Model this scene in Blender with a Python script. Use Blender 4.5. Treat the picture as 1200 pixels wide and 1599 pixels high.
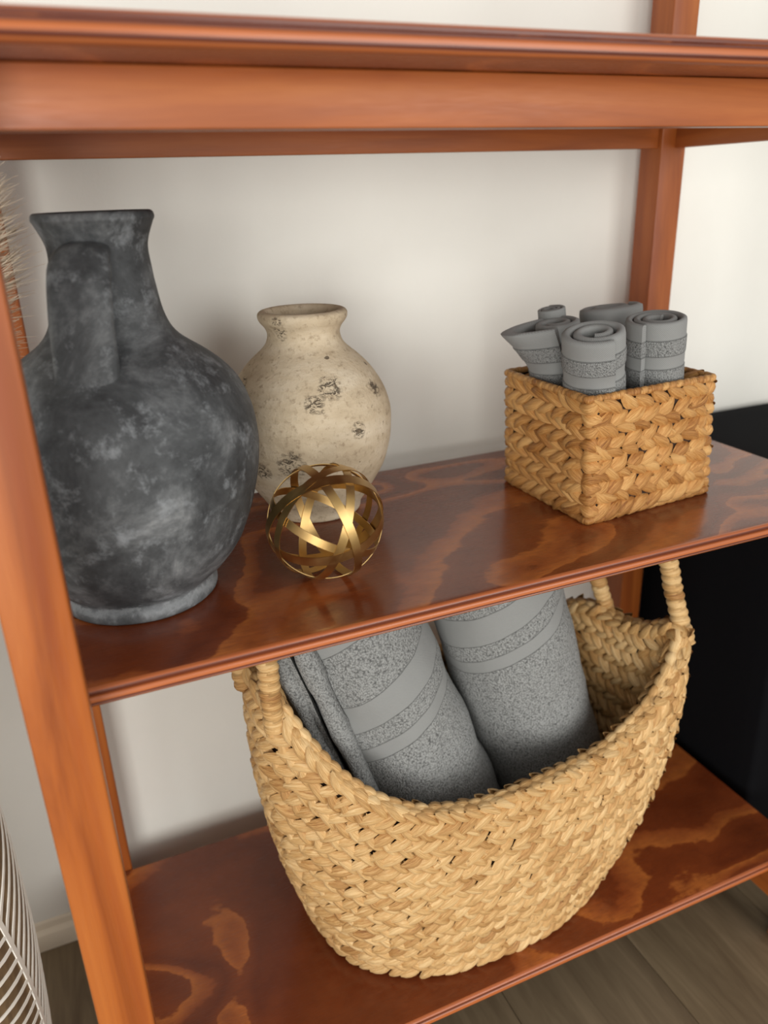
import bpy, bmesh, math, random
from mathutils import Vector, Matrix, noise

for o in list(bpy.data.objects):
    bpy.data.objects.remove(o, do_unlink=True)
SC = bpy.context.scene
COL = SC.collection
U = 0.3                      # metres per layout unit
ZF = -2.92                   # layout height of the floor (layout origin = camera)
PI = math.pi
R = random.Random(7)

def W(x, y, z):
    return Vector((x*U, y*U, (z-ZF)*U))

# ------------------------------------------------------------------ camera
cd = bpy.data.cameras.new('camera')
cam = bpy.data.objects.new('camera', cd); COL.objects.link(cam); SC.camera = cam
rt = Vector((0.91746976, -0.39649017, -0.0323232))
dn = Vector((-0.17675628, -0.33351757, -0.92602551))
fw = Vector((0.35637966, 0.85531373, -0.37607441))
M = Matrix((( rt.x, -dn.x, -fw.x, 0), (rt.y, -dn.y, -fw.y, 0), (rt.z, -dn.z, -fw.z, 0), (0, 0, 0, 1)))
M.translation = W(0, 0, 0)
cam.matrix_world = M
cd.sensor_fit = 'HORIZONTAL'; cd.sensor_width = 36.0; cd.lens = 36.0*1243/1200
cd.clip_start = 0.01
cd.dof.use_dof = True; cd.dof.focus_distance = 0.68; cd.dof.aperture_fstop = 6.0

# ------------------------------------------------------------------ world and light
w = bpy.data.worlds.new('world'); SC.world = w; w.use_nodes = True
bg = w.node_tree.nodes['Background']
bg.inputs[0].default_value = (1.0, 0.985, 0.96, 1); bg.inputs[1].default_value = 0.68

def area(name, loc, target, size, energy, color):
    l = bpy.data.lights.new(name, 'AREA'); l.shape = 'RECTANGLE'
    l.size, l.size_y = size; l.energy = energy; l.color = color
    o = bpy.data.objects.new(name, l); COL.objects.link(o)
    o.location = loc
    o.rotation_euler = (Vector(target)-Vector(loc)).to_track_quat('-Z', 'Y').to_euler()
    return o
area('window_light', (1.25, -1.75, 1.25), (0.35, 0.6, 0.6), (1.5, 1.6), 34, (1.0, 0.99, 0.965))
area('left_fill_light', (-0.95, -1.6, 0.62), (0.3, 0.7, 0.42), (1.3, 1.1), 48, (1.0, 0.985, 0.95))  # soft fill added at the left front to brighten the lower wall

SC.view_settings.view_transform = 'Standard'
SC.view_settings.look = 'None'
SC.view_settings.exposure = -0.12
SC.view_settings.gamma = 1.0
SC.view_settings.use_curve_mapping = False

# ------------------------------------------------------------------ material helpers
class NT:
    def __init__(s, name):
        s.m = bpy.data.materials.new(name); s.m.use_nodes = True
        s.t = s.m.node_tree; s.n = s.t.nodes; s.b = s.n['Principled BSDF']
    def add(s, typ, **kw):
        nd = s.n.new(typ)
        for k, v in kw.items():
            if k.startswith('i_'):
                key = k[2:]; key = int(key) if key.isdigit() else key
                s.set(nd.inputs[key], v)
            else:
                setattr(nd, k, v)
        return nd
    def set(s, sock, v):
        if isinstance(v, bpy.types.NodeSocket): s.t.links.new(v, sock)
        else: sock.default_value = v
    def coord(s, which='Object', scale=(1, 1, 1), rot=(0, 0, 0), loc=(0, 0, 0)):
        tc = s.add('ShaderNodeTexCoord'); mp = s.add('ShaderNodeMapping')
        s.t.links.new(tc.outputs[which], mp.inputs[0])
        mp.inputs['Scale'].default_value = scale; mp.inputs['Rotation'].default_value = rot
        mp.inputs['Location'].default_value = loc
        return mp.outputs[0]
    def noise(s, vec, scale, detail=3, rough=.5, dist=0):
        nd = s.add('ShaderNodeTexNoise'); s.set(nd.inputs['Vector'], vec)
        s.set(nd.inputs['Scale'], scale); nd.inputs['Detail'].default_value = detail
        nd.inputs['Roughness'].default_value = rough; nd.inputs['Distortion'].default_value = dist
        return nd.outputs['Fac']
    def math(s, op, a, b=0.0, c=None):
        nd = s.add('ShaderNodeMath', operation=op); s.set(nd.inputs[0], a); s.set(nd.inputs[1], b)
        if c is not None: s.set(nd.inputs[2], c)
        return nd.outputs[0]
    def ramp(s, fac, stops, interp='LINEAR'):
        nd = s.add('ShaderNodeValToRGB'); s.set(nd.inputs[0], fac); cr = nd.color_ramp; cr.interpolation = interp
        cr.elements.remove(cr.elements[1])
        for i, (p, c) in enumerate(stops):
            if i == 0: e = cr.elements[0]; e.position = p
            else: e = cr.elements.new(p)
            e.color = (c, c, c, 1) if isinstance(c, (int, float)) else (*c, 1)
        return nd.outputs[0]
    def mix(s, fac, a, b, blend='MIX'):
        nd = s.add('ShaderNodeMix', data_type='RGBA', blend_type=blend)
        s.set(nd.inputs[0], fac)
        for k, v in ((6, a), (7, b)):
            s.set(nd.inputs[k], (*v, 1) if isinstance(v, tuple) and len(v) == 3 else v)
        return nd.outputs[2]
    def bump(s, h, strength=.3, dist=.001, normal=None):
        nd = s.add('ShaderNodeBump'); s.set(nd.inputs['Height'], h)
        s.set(nd.inputs['Strength'], strength); nd.inputs['Distance'].default_value = dist
        if normal is not None: s.t.links.new(normal, nd.inputs['Normal'])
        return nd.outputs[0]
    def out(s, color=None, rough=None, normal=None, **kw):
        if color is not None: s.set(s.b.inputs['Base Color'], (*color, 1) if isinstance(color, tuple) else color)
        if rough is not None: s.set(s.b.inputs['Roughness'], rough)
        if normal is not None: s.set(s.b.inputs['Normal'], normal)
        for k, v in kw.items(): s.set(s.b.inputs[k.replace('_', ' ')], v)
        return s.m

def srgb(r, g, b):
    f = lambda c: ((c/255+.055)/1.055)**2.4 if c > 10 else c/255/12.92
    return (f(r), f(g), f(b))

def mat_solid_wood(name, axis, gain=1.0):
    n = NT(name)
    sc = {'x': (1.2, 14, 14), 'y': (14, 1.2, 14), 'z': (14, 14, 1.2)}[axis]
    v = n.coord('Object', sc)
    g = n.noise(v, 2.2, 4, .6, .9)
    sc2 = tuple(8*k for k in sc)
    fine = n.noise(n.coord('Object', sc2), 6.0, 3, .6)
    w_ = n.add('ShaderNodeTexWave', wave_type='BANDS', bands_direction='X' if axis == 'z' else 'Z')
    n.set(w_.inputs['Vector'], n.coord('Object', sc)); w_.inputs['Scale'].default_value = .55
    w_.inputs['Distortion'].default_value = 7; w_.inputs['Detail'].default_value = 2; w_.inputs['Detail Scale'].default_value = .8
    a = n.ramp(g, [(.30, srgb(134, 66, 22)), (.52, srgb(164, 88, 33)), (.75, srgb(182, 106, 46))])
    c = n.mix(n.math('MULTIPLY', n.ramp(w_.outputs['Fac'], [(.0, 1.0), (.22, 0.0)]), .35), a, srgb(136, 62, 26))
    c = n.mix(n.math('MULTIPLY', fine, .22), c, srgb(120, 62, 32))
    if gain != 1.0: c = n.mix(1.0, c, (gain, gain*.93, gain*.85), 'MULTIPLY')
    return n.out(c, n.ramp(fine, [(.3, .38), (.7, .52)]), n.bump(fine, .15, .0004), Specular_IOR_Level=.4, Coat_Weight=.15, Coat_Roughness=.3)

def mat_ply(name, seed, mul=5.2):
    n = NT(name)
    v = n.coord('Object', (2.1, 2.9, 1.0), (0, 0, .35), (seed, seed*.37, 0))
    base = n.noise(v, 1.9, 1.5, .4, 1.1)
    wob = n.noise(n.coord('Object', (9, 16, 1), (0, 0, 0), (seed, 0, 0)), 4.0, 4, .6)
    k = n.math('ADD', n.math('MULTIPLY', base, mul), n.math('MULTIPLY', wob, .32))
    fr = n.math('FRACT', k)
    lightc, darkc = srgb(186, 108, 50), srgb(112, 54, 28)
    a = n.ramp(fr, [(0, lightc), (.10, srgb(172, 96, 46)), (.27, srgb(148, 76, 36)), (.32, srgb(116, 54, 24)), (.62, srgb(102, 45, 20)), (.93, srgb(126, 60, 27)), (.975, lightc)])
    blot = n.noise(n.coord('Object', (1, 1.6, 1), (0, 0, 0), (seed*2, 3, 0)), 14, 5, .65)
    c = n.mix(n.ramp(blot, [(.35, 0.0), (.68, .38)]), a, srgb(132, 66, 34))
    bl2 = n.noise(n.coord('Object', (1, 1, 1), (0, 0, 0), (seed, 9, 0)), 40, 5, .7)
    c = n.mix(n.ramp(bl2, [(.48, 0.0), (.75, .4)]), c, srgb(92, 42, 22))
    fib = n.noise(n.coord('Object', (12, 220, 10)), 5, 3, .6)
    c = n.mix(n.ramp(fib, [(.4, 0.0), (.7, .45)]), c, srgb(84, 36, 18))
    return n.out(c, n.ramp(fib, [(.3, .20), (.7, .30)]), n.bump(fib, .06, .0003), Specular_IOR_Level=.4, Coat_Weight=.18, Coat_Roughness=.12)

def mat_lip(name):
    n = NT(name)
    tc = n.add('ShaderNodeUVMap'); sp = n.add('ShaderNodeSeparateXYZ'); n.t.links.new(tc.outputs[0], sp.inputs[0])
    st = n.noise(n.coord('Object', (3, 60, 60)), 5, 4, .6)
    vv = n.math('ADD', sp.outputs[1], n.math('MULTIPLY', n.math('SUBTRACT', st, .5), .06))
    c = n.ramp(vv, [(0, srgb(178, 100, 56)), (.09, srgb(172, 94, 50)), (.14, srgb(96, 44, 22)), (.38, srgb(88, 38, 20)), (.44, srgb(176, 96, 46)), (.66, srgb(186, 104, 52)), (.71, srgb(98, 44, 22)), (.84, srgb(92, 40, 20)), (.89, srgb(182, 106, 58)), (1, srgb(150, 78, 40))])
    c = n.mix(n.math('MULTIPLY', st, .4), c, srgb(96, 40, 20))
    return n.out(c, .32, n.bump(st, .2, .0006), Specular_IOR_Level=.5, Coat_Weight=.2, Coat_Roughness=.2)

def mat_fibre(name, cols):
    n = NT(name)
    at = n.add('ShaderNodeAttribute', attribute_name='tone'); tone = at.outputs['Fac']
    uv = n.add('ShaderNodeUVMap')
    mp = n.add('ShaderNodeMapping'); n.t.links.new(uv.outputs[0], mp.inputs[0]); mp.inputs['Scale'].default_value = (1.8, 17, 1)
    ad = n.add('ShaderNodeVectorMath', operation='ADD'); n.t.links.new(mp.outputs[0], ad.inputs[0])
    cb = n.add('ShaderNodeCombineXYZ'); n.set(cb.inputs[0], n.math('MULTIPLY', tone, 57)); n.set(cb.inputs[2], n.math('MULTIPLY', tone, 91)); n.t.links.new(cb.outputs[0], ad.inputs[1])
    oi = n.add('ShaderNodeObjectInfo')
    cb2 = n.add('ShaderNodeCombineXYZ'); n.set(cb2.inputs[1], n.math('MULTIPLY', oi.outputs['Random'], 40))
    ad2 = n.add('ShaderNodeVectorMath', operation='ADD'); n.t.links.new(ad.outputs[0], ad2.inputs[0]); n.t.links.new(cb2.outputs[0], ad2.inputs[1])
    st = n.noise(ad2.outputs[0], 1.0, 5, .7, .5)
    t2 = n.math('ADD', tone, n.math('MULTIPLY', n.math('SUBTRACT', st, .5), 1.7))
    c = n.ramp(t2, cols)
    return n.out(c, .48, n.bump(st, .8, .0014), Specular_IOR_Level=.35)

def mat_terry(name, mode, col, bands, tilt=0.0):
    """towel: terry loops with smooth woven bands; bands = list of (from,to) in metres below the top hem"""
    n = NT(name)
    uv = n.add('ShaderNodeUVMap'); sp = n.add('ShaderNodeSeparateXYZ'); n.t.links.new(uv.outputs[0], sp.inputs[0])
    h = sp.outputs[1]
    mask = None
    for a, b in bands:
        k = n.math('MULTIPLY', n.math('GREATER_THAN', h, a), n.math('LESS_THAN', h, b))
        mask = k if mask is None else n.math('MAXIMUM', mask, k)
    line = None
    for a, b in bands:
        for e in (a, b):
            if e <= 0: continue
            k = n.math('LESS_THAN', n.math('ABSOLUTE', n.math('SUBTRACT', h, e)), .0007)
            line = k if line is None else n.math('MAXIMUM', line, k)
    oc = n.coord('Object', (1, 1, 1))
    sc = 760 if mode == 'small' else 520
    vo = n.add('ShaderNodeTexVoronoi', feature='F1'); n.set(vo.inputs['Vector'], oc); vo.inputs['Scale'].default_value = sc
    nz = n.noise(oc, sc*.8, 3, .7)
    loops = n.math('ADD', n.math('MULTIPLY', n.math('SUBTRACT', 1.0, vo.outputs['Distance']), .6), nz)
    broad = n.noise(oc, 38, 3, .6)
    wv = n.add('ShaderNodeTexWave', wave_type='BANDS', bands_direction='X'); n.set(wv.inputs['Vector'], n.coord('UV', (1, 1, 1), (0, 0, .7)))
    wv.inputs['Scale'].default_value = 260; wv.inputs['Distortion'].default_value = .4
    terry = n.mix(n.ramp(loops, [(.42, 0.0), (.98, 1.0)]), tuple(k*.36 for k in col), tuple(min(1, k*1.52) for k in col))  # shade in the crevices between loops is put into the colour
    flat = n.mix(wv.outputs['Fac'], tuple(k*1.04 for k in col), tuple(k*1.22 for k in col))
    c = n.mix(mask, terry, flat)
    c = n.mix(n.math('MULTIPLY', line, .55), c, tuple(k*.35 for k in col))
    hgt = n.mix(mask, loops, n.math('MULTIPLY', wv.outputs['Fac'], .06))
    b1 = n.bump(broad, .25, .003)
    return n.out(c, .93, n.bump(hgt, 1.0, .0018, b1), Specular_IOR_Level=.15, Sheen_Weight=.12, Sheen_Roughness=.5)

M_wood_z = mat_solid_wood('stained_wood_upright', 'z')
M_wood_x = mat_solid_wood('stained_wood_rail', 'x')
M_wood_y = mat_solid_wood('stained_wood_side_rail', 'y')
M_ply_a = mat_ply('figured_plywood', 3.3)
M_ply_b = mat_ply('figured_plywood_lower', 8.1, 4.6)
M_lip = mat_lip('plywood_edge')
M_fib_small = mat_fibre('hyacinth_fibre_tan', [(.0, srgb(96, 54, 20)), (.3, srgb(150, 98, 46)), (.6, srgb(188, 136, 76)), (.9, srgb(214, 168, 106))])
M_fib_large = mat_fibre('hyacinth_fibre_straw', [(.0, srgb(112, 66, 30)), (.3, srgb(174, 128, 74)), (.6, srgb(204, 163, 106)), (.9, srgb(226, 193, 141))])
def mat_plain(name, col, rough=.6, nscale=60, amt=.25, bstr=.2):
    n = NT(name); nz = n.noise(n.coord(), nscale, 4, .6)
    return n.out(n.mix(n.math('MULTIPLY', nz, amt*2), col, tuple(k*.6 for k in col)), rough, n.bump(nz, bstr, .001))
M_liner = mat_plain('basket_gap_shade', srgb(44, 24, 10), .8)  # liner coloured dark to stand for shade in the gaps between strands

# ------------------------------------------------------------------ mesh helpers
def mk(name, verts, faces, mat, parent=None, origin=None, uvs=None, tone=None, smooth=True, layout=True):
    """verts in layout units (absolute) -> object; origin = layout point of the object's origin"""
    org = W(*origin) if origin is not None else Vector((0, 0, 0))
    pts = [(W(*v)-org) if layout else Vector(v) for v in verts]
    me = bpy.data.meshes.new(name); me.from_pydata(pts, [], faces); me.update()
    if uvs:
        l = me.uv_layers.new(name='UVMap')
        idx = [0]*len(me.loops); me.loops.foreach_get('vertex_index', idx)
        flat = []
        for i in idx: flat += list(uvs[i])
        l.data.foreach_set('uv', flat)
    if tone is not None:
        a = me.attributes.new('tone', 'FLOAT', 'POINT'); a.data.foreach_set('value', tone)
    if smooth: me.polygons.foreach_set('use_smooth', [True]*len(me.polygons))
    if mat: me.materials.append(mat)
    o = bpy.data.objects.new(name, me); COL.objects.link(o)
    if parent is not None: o.parent = parent
    if parent is None and origin is not None: o.location = org
    return o

def fix(o, bevel=None, seg=2, sharp=35):
    me = o.data; bm = bmesh.new(); bm.from_mesh(me)
    bmesh.ops.recalc_face_normals(bm, faces=bm.faces[:])
    if bevel:
        bmesh.ops.bevel(bm, geom=bm.edges[:], offset=bevel, segments=seg, profile=.5, affect='EDGES')
    bm.to_mesh(me); bm.free()
    me.polygons.foreach_set('use_smooth', [True]*len(me.polygons))
    me.set_sharp_from_angle(angle=math.radians(sharp))
    return o

def box(name, x0, x1, y0, y1, z0, z1, mat, parent=None, origin=None, bevel=.0015):
    v = [(x, y, z) for x in (x0, x1) for y in (y0, y1) for z in (z0, z1)]
    f = [(0, 1, 3, 2), (4, 6, 7, 5), (0, 4, 5, 1), (2, 3, 7, 6), (0, 2, 6, 4), (1, 5, 7, 3)]
    return fix(mk(name, v, f, mat, parent, origin), bevel, 3 if bevel else 0)

def thing(name, label, cat, loc, group=None):
    o = bpy.data.objects.new(name, None); COL.objects.link(o); o.location = W(*loc)
    o.empty_display_size = .05
    return tag(o, label, cat, group)

def tag(o, label=None, cat=None, group=None, kind=None):
    if label: o['label'] = label
    if cat: o['category'] = cat
    if group: o['group'] = group
    if kind: o['kind'] = kind
    return o

def lathe(name, prof, c, mat, parent=None, origin=None, seg=128, jitter=0, seed=0, close=True, lean=None):
    vs, fs = [], []
    for i, (r, z) in enumerate(prof):
        for j in range(seg):
            a = 2*PI*j/seg
            rr = r
            if jitter:
                rr = r*(1+jitter*noise.noise(Vector((math.cos(a)*2.2+seed, math.sin(a)*2.2, z*5)))
                        + jitter*.35*noise.noise(Vector((math.cos(a)*9+seed, math.sin(a)*9, z*26))))
            vs.append((c[0]+rr*math.cos(a)+(lean(z) if lean else 0), c[1]+rr*math.sin(a), z))
    for i in range(len(prof)-1):
        for j in range(seg):
            k = (j+1) % seg
            fs.append((i*seg+j, i*seg+k, (i+1)*seg+k, (i+1)*seg+j))
    if close:
        fs.append(tuple(reversed(range(seg)))); n = len(prof)-1
        fs.append(tuple(n*seg+j for j in range(seg)))
    o = mk(name, vs, fs, mat, parent, origin)
    return fix(o, sharp=60)

def smooth_prof(pts, n=6):
    """Catmull-Rom through (r,z) points"""
    out = []
    P = [pts[0]]+list(pts)+[pts[-1]]
    for i in range(1, len(P)-2):
        p0, p1, p2, p3 = P[i-1], P[i], P[i+1], P[i+2]
        for k in range(n):
            t = k/n
            out.append(tuple(.5*((2*p1[q])+(-p0[q]+p2[q])*t+(2*p0[q]-5*p1[q]+4*p2[q]-p3[q])*t*t+(-p0[q]+3*p1[q]-3*p2[q]+p3[q])*t**3) for q in range(len(p1))))
    out.append(tuple(pts[-1]))
    return out

def tube(path, rad, seg=10, ridges=None, closed=False):
    """verts/faces/uvs of a tube along 3D layout points; rad(i)->radius"""
    P = [Vector(p) for p in path]; n = len(P); vs, fs, uv = [], [], []
    up = Vector((0, 0, 1)); prev = None; L = 0
    for i, p in enumerate(P):
        t = (P[(i+1) % n]-P[i-1]) if closed else (P[min(i+1, n-1)]-P[max(i-1, 0)])
        t.normalize()
        if prev is None:
            a = up if abs(t.dot(up)) < .9 else Vector((1, 0, 0))
            nn = (a-t*a.dot(t)).normalized()
        else:
            nn = (prev-t*prev.dot(t)).normalized()
        prev = nn; bb = t.cross(nn)
        if i: L += (P[i]-P[i-1]).length
        for j in range(seg):
            a = 2*PI*j/seg; r = rad(i, a)
            vs.append(tuple(p+nn*r*math.cos(a)+bb*r*math.sin(a))); uv.append((L, j/seg))
    for i in range(n if closed else n-1):
        for j in range(seg):
            k = (j+1) % seg; i2 = (i+1) % n
            fs.append((i*seg+j, i*seg+k, i2*seg+k, i2*seg+j))
    if not closed:
        fs.append(tuple(reversed(range(seg)))); fs.append(tuple((n-1)*seg+j for j in range(seg)))
    return vs, fs, uv

# ------------------------------------------------------------------ the setting
def mat_wall():
    n = NT('painted_plaster')
    a = n.noise(n.coord(), 9, 4, .6); b = n.noise(n.coord(), 120, 4, .6)
    c = n.mix(a, srgb(238, 237, 229), srgb(230, 228, 219))
    return n.out(c, .6, n.bump(b, .25, .0008, n.bump(a, .15, .004)), Specular_IOR_Level=.3)
WALL_Y = 2.86
wall = box('wall_back', -3.5, 7.0, WALL_Y, WALL_Y+.3, ZF-.1, 5.2, mat_wall(), bevel=None)
wall['kind'] = 'structure'
bb_prof = [(0, 0), (-.05, 0), (-.052, .02), (-.05, .055), (-.04, .075), (-.018, .085), (-.012, .11), (0, .115)]
vs = []; fs = []
for x in (-3.5, 7.0):
    for (dy, dz) in bb_prof: vs.append((x, WALL_Y-.001+dy, ZF+dz))
n_ = len(bb_prof)
for i in range(n_-1): fs.append((i, i+1, n_+i+1, n_+i))
fs += [tuple(range(n_)), tuple(reversed(range(n_, 2*n_))), (n_-1, 0, n_, 2*n_-1)]
bb = fix(mk('baseboard_back', vs, fs, mat_plain('baseboard_paint', srgb(226, 214, 192), .5, 20, .04)))
bb['kind'] = 'structure'

def mat_floor():
    n = NT('greyed_oak_plank')
    oi = n.add('ShaderNodeObjectInfo')
    cb = n.add('ShaderNodeCombineXYZ'); n.set(cb.inputs[0], n.math('MULTIPLY', oi.outputs['Random'], 30))
    ad = n.add('ShaderNodeVectorMath', operation='ADD'); n.t.links.new(n.coord('Object', (26, 2.2, 1)), ad.inputs[0]); n.t.links.new(cb.outputs[0], ad.inputs[1])
    g = n.noise(ad.outputs[0], 1.6, 5, .65, .8)
    c = n.ramp(g, [(.25, srgb(92, 76, 56)), (.5, srgb(116, 100, 76)), (.75, srgb(140, 122, 96))])
    c = n.mix(n.math('MULTIPLY', oi.outputs['Random'], .35), c, srgb(112, 98, 80))
    return n.out(c, .5, n.bump(g, .2, .0008), Specular_IOR_Level=.35)
MF = mat_floor()
floor = box('floor', -3.5, 7.0, -4.5, WALL_Y, ZF-.12, ZF-.02, mat_plain('subfloor', srgb(70, 60, 48), .8), bevel=None)
floor['kind'] = 'structure'
pw = .60; plen = 4.0
pb = box('plank', 0, pw-.002, 0, plen-.002, ZF-.021, ZF, MF, bevel=.0008)
first = True
for ix in range(-6, 11):
    off = (ix*1.37) % 1.6-.4
    for iy in range(-2, 3):
        y0 = iy*plen+off-1.0; y1 = y0+plen
        a, b = max(y0, -4.5), min(y1, WALL_Y-.003)
        if b-a < .05: continue
        o = pb if first else pb.copy()
        if not first: COL.objects.link(o)
        first = False
        o.parent = floor
        o.location = Vector((ix*pw*U, a*U, 0)); o.scale = (1, (b-a)/plen, 1)

# ------------------------------------------------------------------ wooden shelving unit
XL0, XL1, XR0, XR1 = -.165, -.042, 2.335, 2.455
YF0, YF1, YB0, YB1 = 1.485, 1.62, 2.68, 2.805
TOP = 2.6
unit = thing('shelving_unit', 'reddish-brown stained wooden shelving unit with glossy figured plywood shelves against the white wall', 'shelf', (1.14, 2.15, ZF))
org = (1.14, 2.15, ZF)
for (x0, x1, y0, y1) in ((XL0, XL1, YF0, YF1), (XR0, XR1, YF0, YF1), (XL0, XL1, YB0, YB1), (XR0, XR1, YB0, YB1)):
    box('post', x0, x1, y0, y1, ZF, TOP, M_wood_z, unit, org, .002)

def shelf(name, x0, x1, y0, y1, ztop, mat, th=.047):
    vs = []; fs = []
    # board slab
    b = box(name, x0, x1, y0+.03, y1, ztop-th, ztop, mat, unit, org, None)
    prof = [(.03, 0), (.012, 0), (.004, -.002), (.0, -.007), (.001, -.0125), (.006, -.0145), (.007, -.019), (.002, -.021), (.0, -.026), (.0, -.036), (.004, -.0385), (.003, -.041), (.006, -.0455), (.012, -th), (.03, -th)]
    NX = 40; uv = []
    for i in range(NX+1):
        x = x0+(x1-x0)*i/NX
        for k, (dy, dz) in enumerate(prof):
            vs.append((x, y0+dy, ztop+dz)); uv.append((x, min(1, max(0, -dz/th))))
    m = len(prof)
    for i in range(NX):
        for k in range(m-1):
            fs.append((i*m+k, (i+1)*m+k, (i+1)*m+k+1, i*m+k+1))
        fs.append((i*m+m-1, (i+1)*m+m-1, (i+1)*m, i*m))
    fs.append(tuple(range(m))); fs.append(tuple(reversed([NX*m+k for k in range(m)])))
    e = mk('shelf_edge', vs, fs, M_lip, b, org, uvs=uv)
    e.data.materials.append(mat)
    for p in e.data.polygons:
        if p.normal.z > .9 or all(abs(e.data.vertices[v].co.z-e.data.vertices[p.vertices[0]].co.z) < 1e-6 for v in p.vertices):
            p.material_index = 1 if p.center.z > (W(0, 0, ztop-th/2).z-W(*org).z) else 0
    e.data.set_sharp_from_angle(angle=math.radians(50))
    return b
shelf('shelf_board', XL0, XR1, YF1, 2.66, -1.0, M_ply_a)
shelf('shelf_board', XL0, XR1, YF1, 2.675, -2.517, M_ply_b, .05)
# top board sits between the posts and overhangs the front rail
shelf('shelf_board', XL1+.002, XR0-.002, 1.415, 2.80, .262, M_ply_a, .048)
for (zt, zb, yf0, yf1) in ((.213, .111, 1.60, 1.66),):
    box('front_rail', XL1, XR0, yf0, yf1, zb, zt, M_wood_x, unit, org, .0008)
    box('rear_rail', XL1, XR0, YB0+.02, YB0+.07, zb, zt, M_wood_x, unit, org, .0008)
for x0, x1 in ((XL0+.005, XL0+.055), (XR1-.055, XR1-.002)):
    box('side_rail', x0, x1, YF1, YB0, .111, .213, M_wood_y, unit, org, .0008)
for x0, x1 in ((XL0+.005, XL1-.02), (XR0+.015, XR1-.002)):
    box('side_rail', x0, x1, YF1+.02, YB0, -2.76, -2.568, M_wood_y, unit, org, .0008)
    box('side_rail', x0, x1, YF1+.3, YB0, -1.10, -1.048, M_wood_y, unit, org, .0008)
box('rear_rail', XL1, XR0, YB0+.02, YB0+.07, -2.72, -2.60, M_wood_x, unit, org, .0008)

# ------------------------------------------------------------------ dark jug
def mat_jug():
    n = NT('chalky_charcoal_clay')
    a = n.noise(n.coord(), 16, 8, .72, .3); b = n.noise(n.coord(), 42, 7, .75, .2); f = n.noise(n.coord(), 240, 4, .7)
    c = n.ramp(a, [(.36, srgb(40, 41, 42)), (.50, srgb(68, 70, 71)), (.60, srgb(100, 102, 103)), (.72, srgb(142, 144, 144))])
    c = n.mix(n.ramp(b, [(.54, 0.0), (.72, .8)]), c, srgb(146, 150, 153))
    c = n.mix(n.math('MULTIPLY', f, .3), c, srgb(50, 52, 55))
    tc = n.add('ShaderNodeTexCoord'); sp = n.add('ShaderNodeSeparateXYZ'); n.t.links.new(tc.outputs['Object'], sp.inputs[0])
    foot = n.ramp(n.math('ADD', sp.outputs[2], n.math('MULTIPLY', n.math('SUBTRACT', b, .5), .05)), [(.0, .15), (.005, .3), (.011, .9), (.0165, .0)])
    c = n.mix(n.math('MULTIPLY', foot, .45), c, srgb(176, 180, 182))
    return n.out(c, .62, n.bump(f, .15, .0006, n.bump(b, .25, .0015)), Specular_IOR_Level=.35)
MJ = mat_jug()
JC = (.133, 2.068)
jug = thing('pottery_jug', 'large charcoal clay jug with chalky patches, strap handle and flared rim, beside the left post', 'jug', (JC[0], JC[1], -1))
jo = (JC[0], JC[1], -1)
jlean = lambda z: .026*max(0, min(1, (z+.95)/.75))
prof = smooth_prof([(.19, -1.0), (.203, -.995), (.205, -.975), (.198, -.958), (.205, -.945), (.245, -.905), (.288, -.84), (.322, -.745), (.341, -.65), (.341, -.56), (.325, -.485), (.29, -.42), (.235, -.368), (.165, -.318), (.135, -.27), (.120, -.20), (.115, -.15), (.113, -.11), (.118, -.085), (.132, -.052), (.137, -.042), (.134, -.03), (.124, -.027), (.116, -.04), (.103, -.09), (.098, -.15), (.11, -.25), (.15, -.33), (.28, -.45), (.31, -.56), (.30, -.7), (.24, -.88), (.12, -.96)], 5)
lathe('body', prof, JC, MJ, jug, jo, 128, .009, 3, lean=jlean)
# strap handle
ha = math.atan2(-.90, -.34); hd = Vector((math.cos(ha), math.sin(ha), 0)); hs = Vector((-hd.y, hd.x, 0))
hp = smooth_prof([(.08, -.100), (.118, -.109), (.155, -.132), (.188, -.182), (.205, -.25), (.208, -.32), (.218, -.385), (.245, -.44), (.29, -.49)], 6)
vs = []; fs = []; SEG = 16
for i, (r, z) in enumerate(hp):
    a, b = hp[max(i-1, 0)], hp[min(i+1, len(hp)-1)]
    t = Vector((b[0]-a[0], 0, b[1]-a[1])).normalized(); nr = Vector((t.z, 0, -t.x))
    k = i/(len(hp)-1); wid = .046+.024*min(1, k*3.5)**.7+.014*k**4; thk = .012+.020*min(1, k*5)
    for j in range(SEG):
        an = 2*PI*j/SEG; ca, sa = math.cos(an), math.sin(an)
        ca = math.copysign(abs(ca)**.9, ca); sa = math.copysign(abs(sa)**.95, sa)
        p = Vector((JC[0], JC[1], 0))+hd*(r+nr.x*thk*sa)+hs*wid*ca; p.z = z+nr.z*thk*sa; p.x += jlean(z)
        vs.append(tuple(p))
for i in range(len(hp)-1):
    for j in range(SEG):
        k = (j+1) % SEG; fs.append((i*SEG+j, i*SEG+k, (i+1)*SEG+k, (i+1)*SEG+j))
fs.append(tuple(range(SEG))); fs.append(tuple(reversed([(len(hp)-1)*SEG+j for j in range(SEG)])))
fix(mk('handle', vs, fs, MJ, jug, jo), sharp=70)

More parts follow.
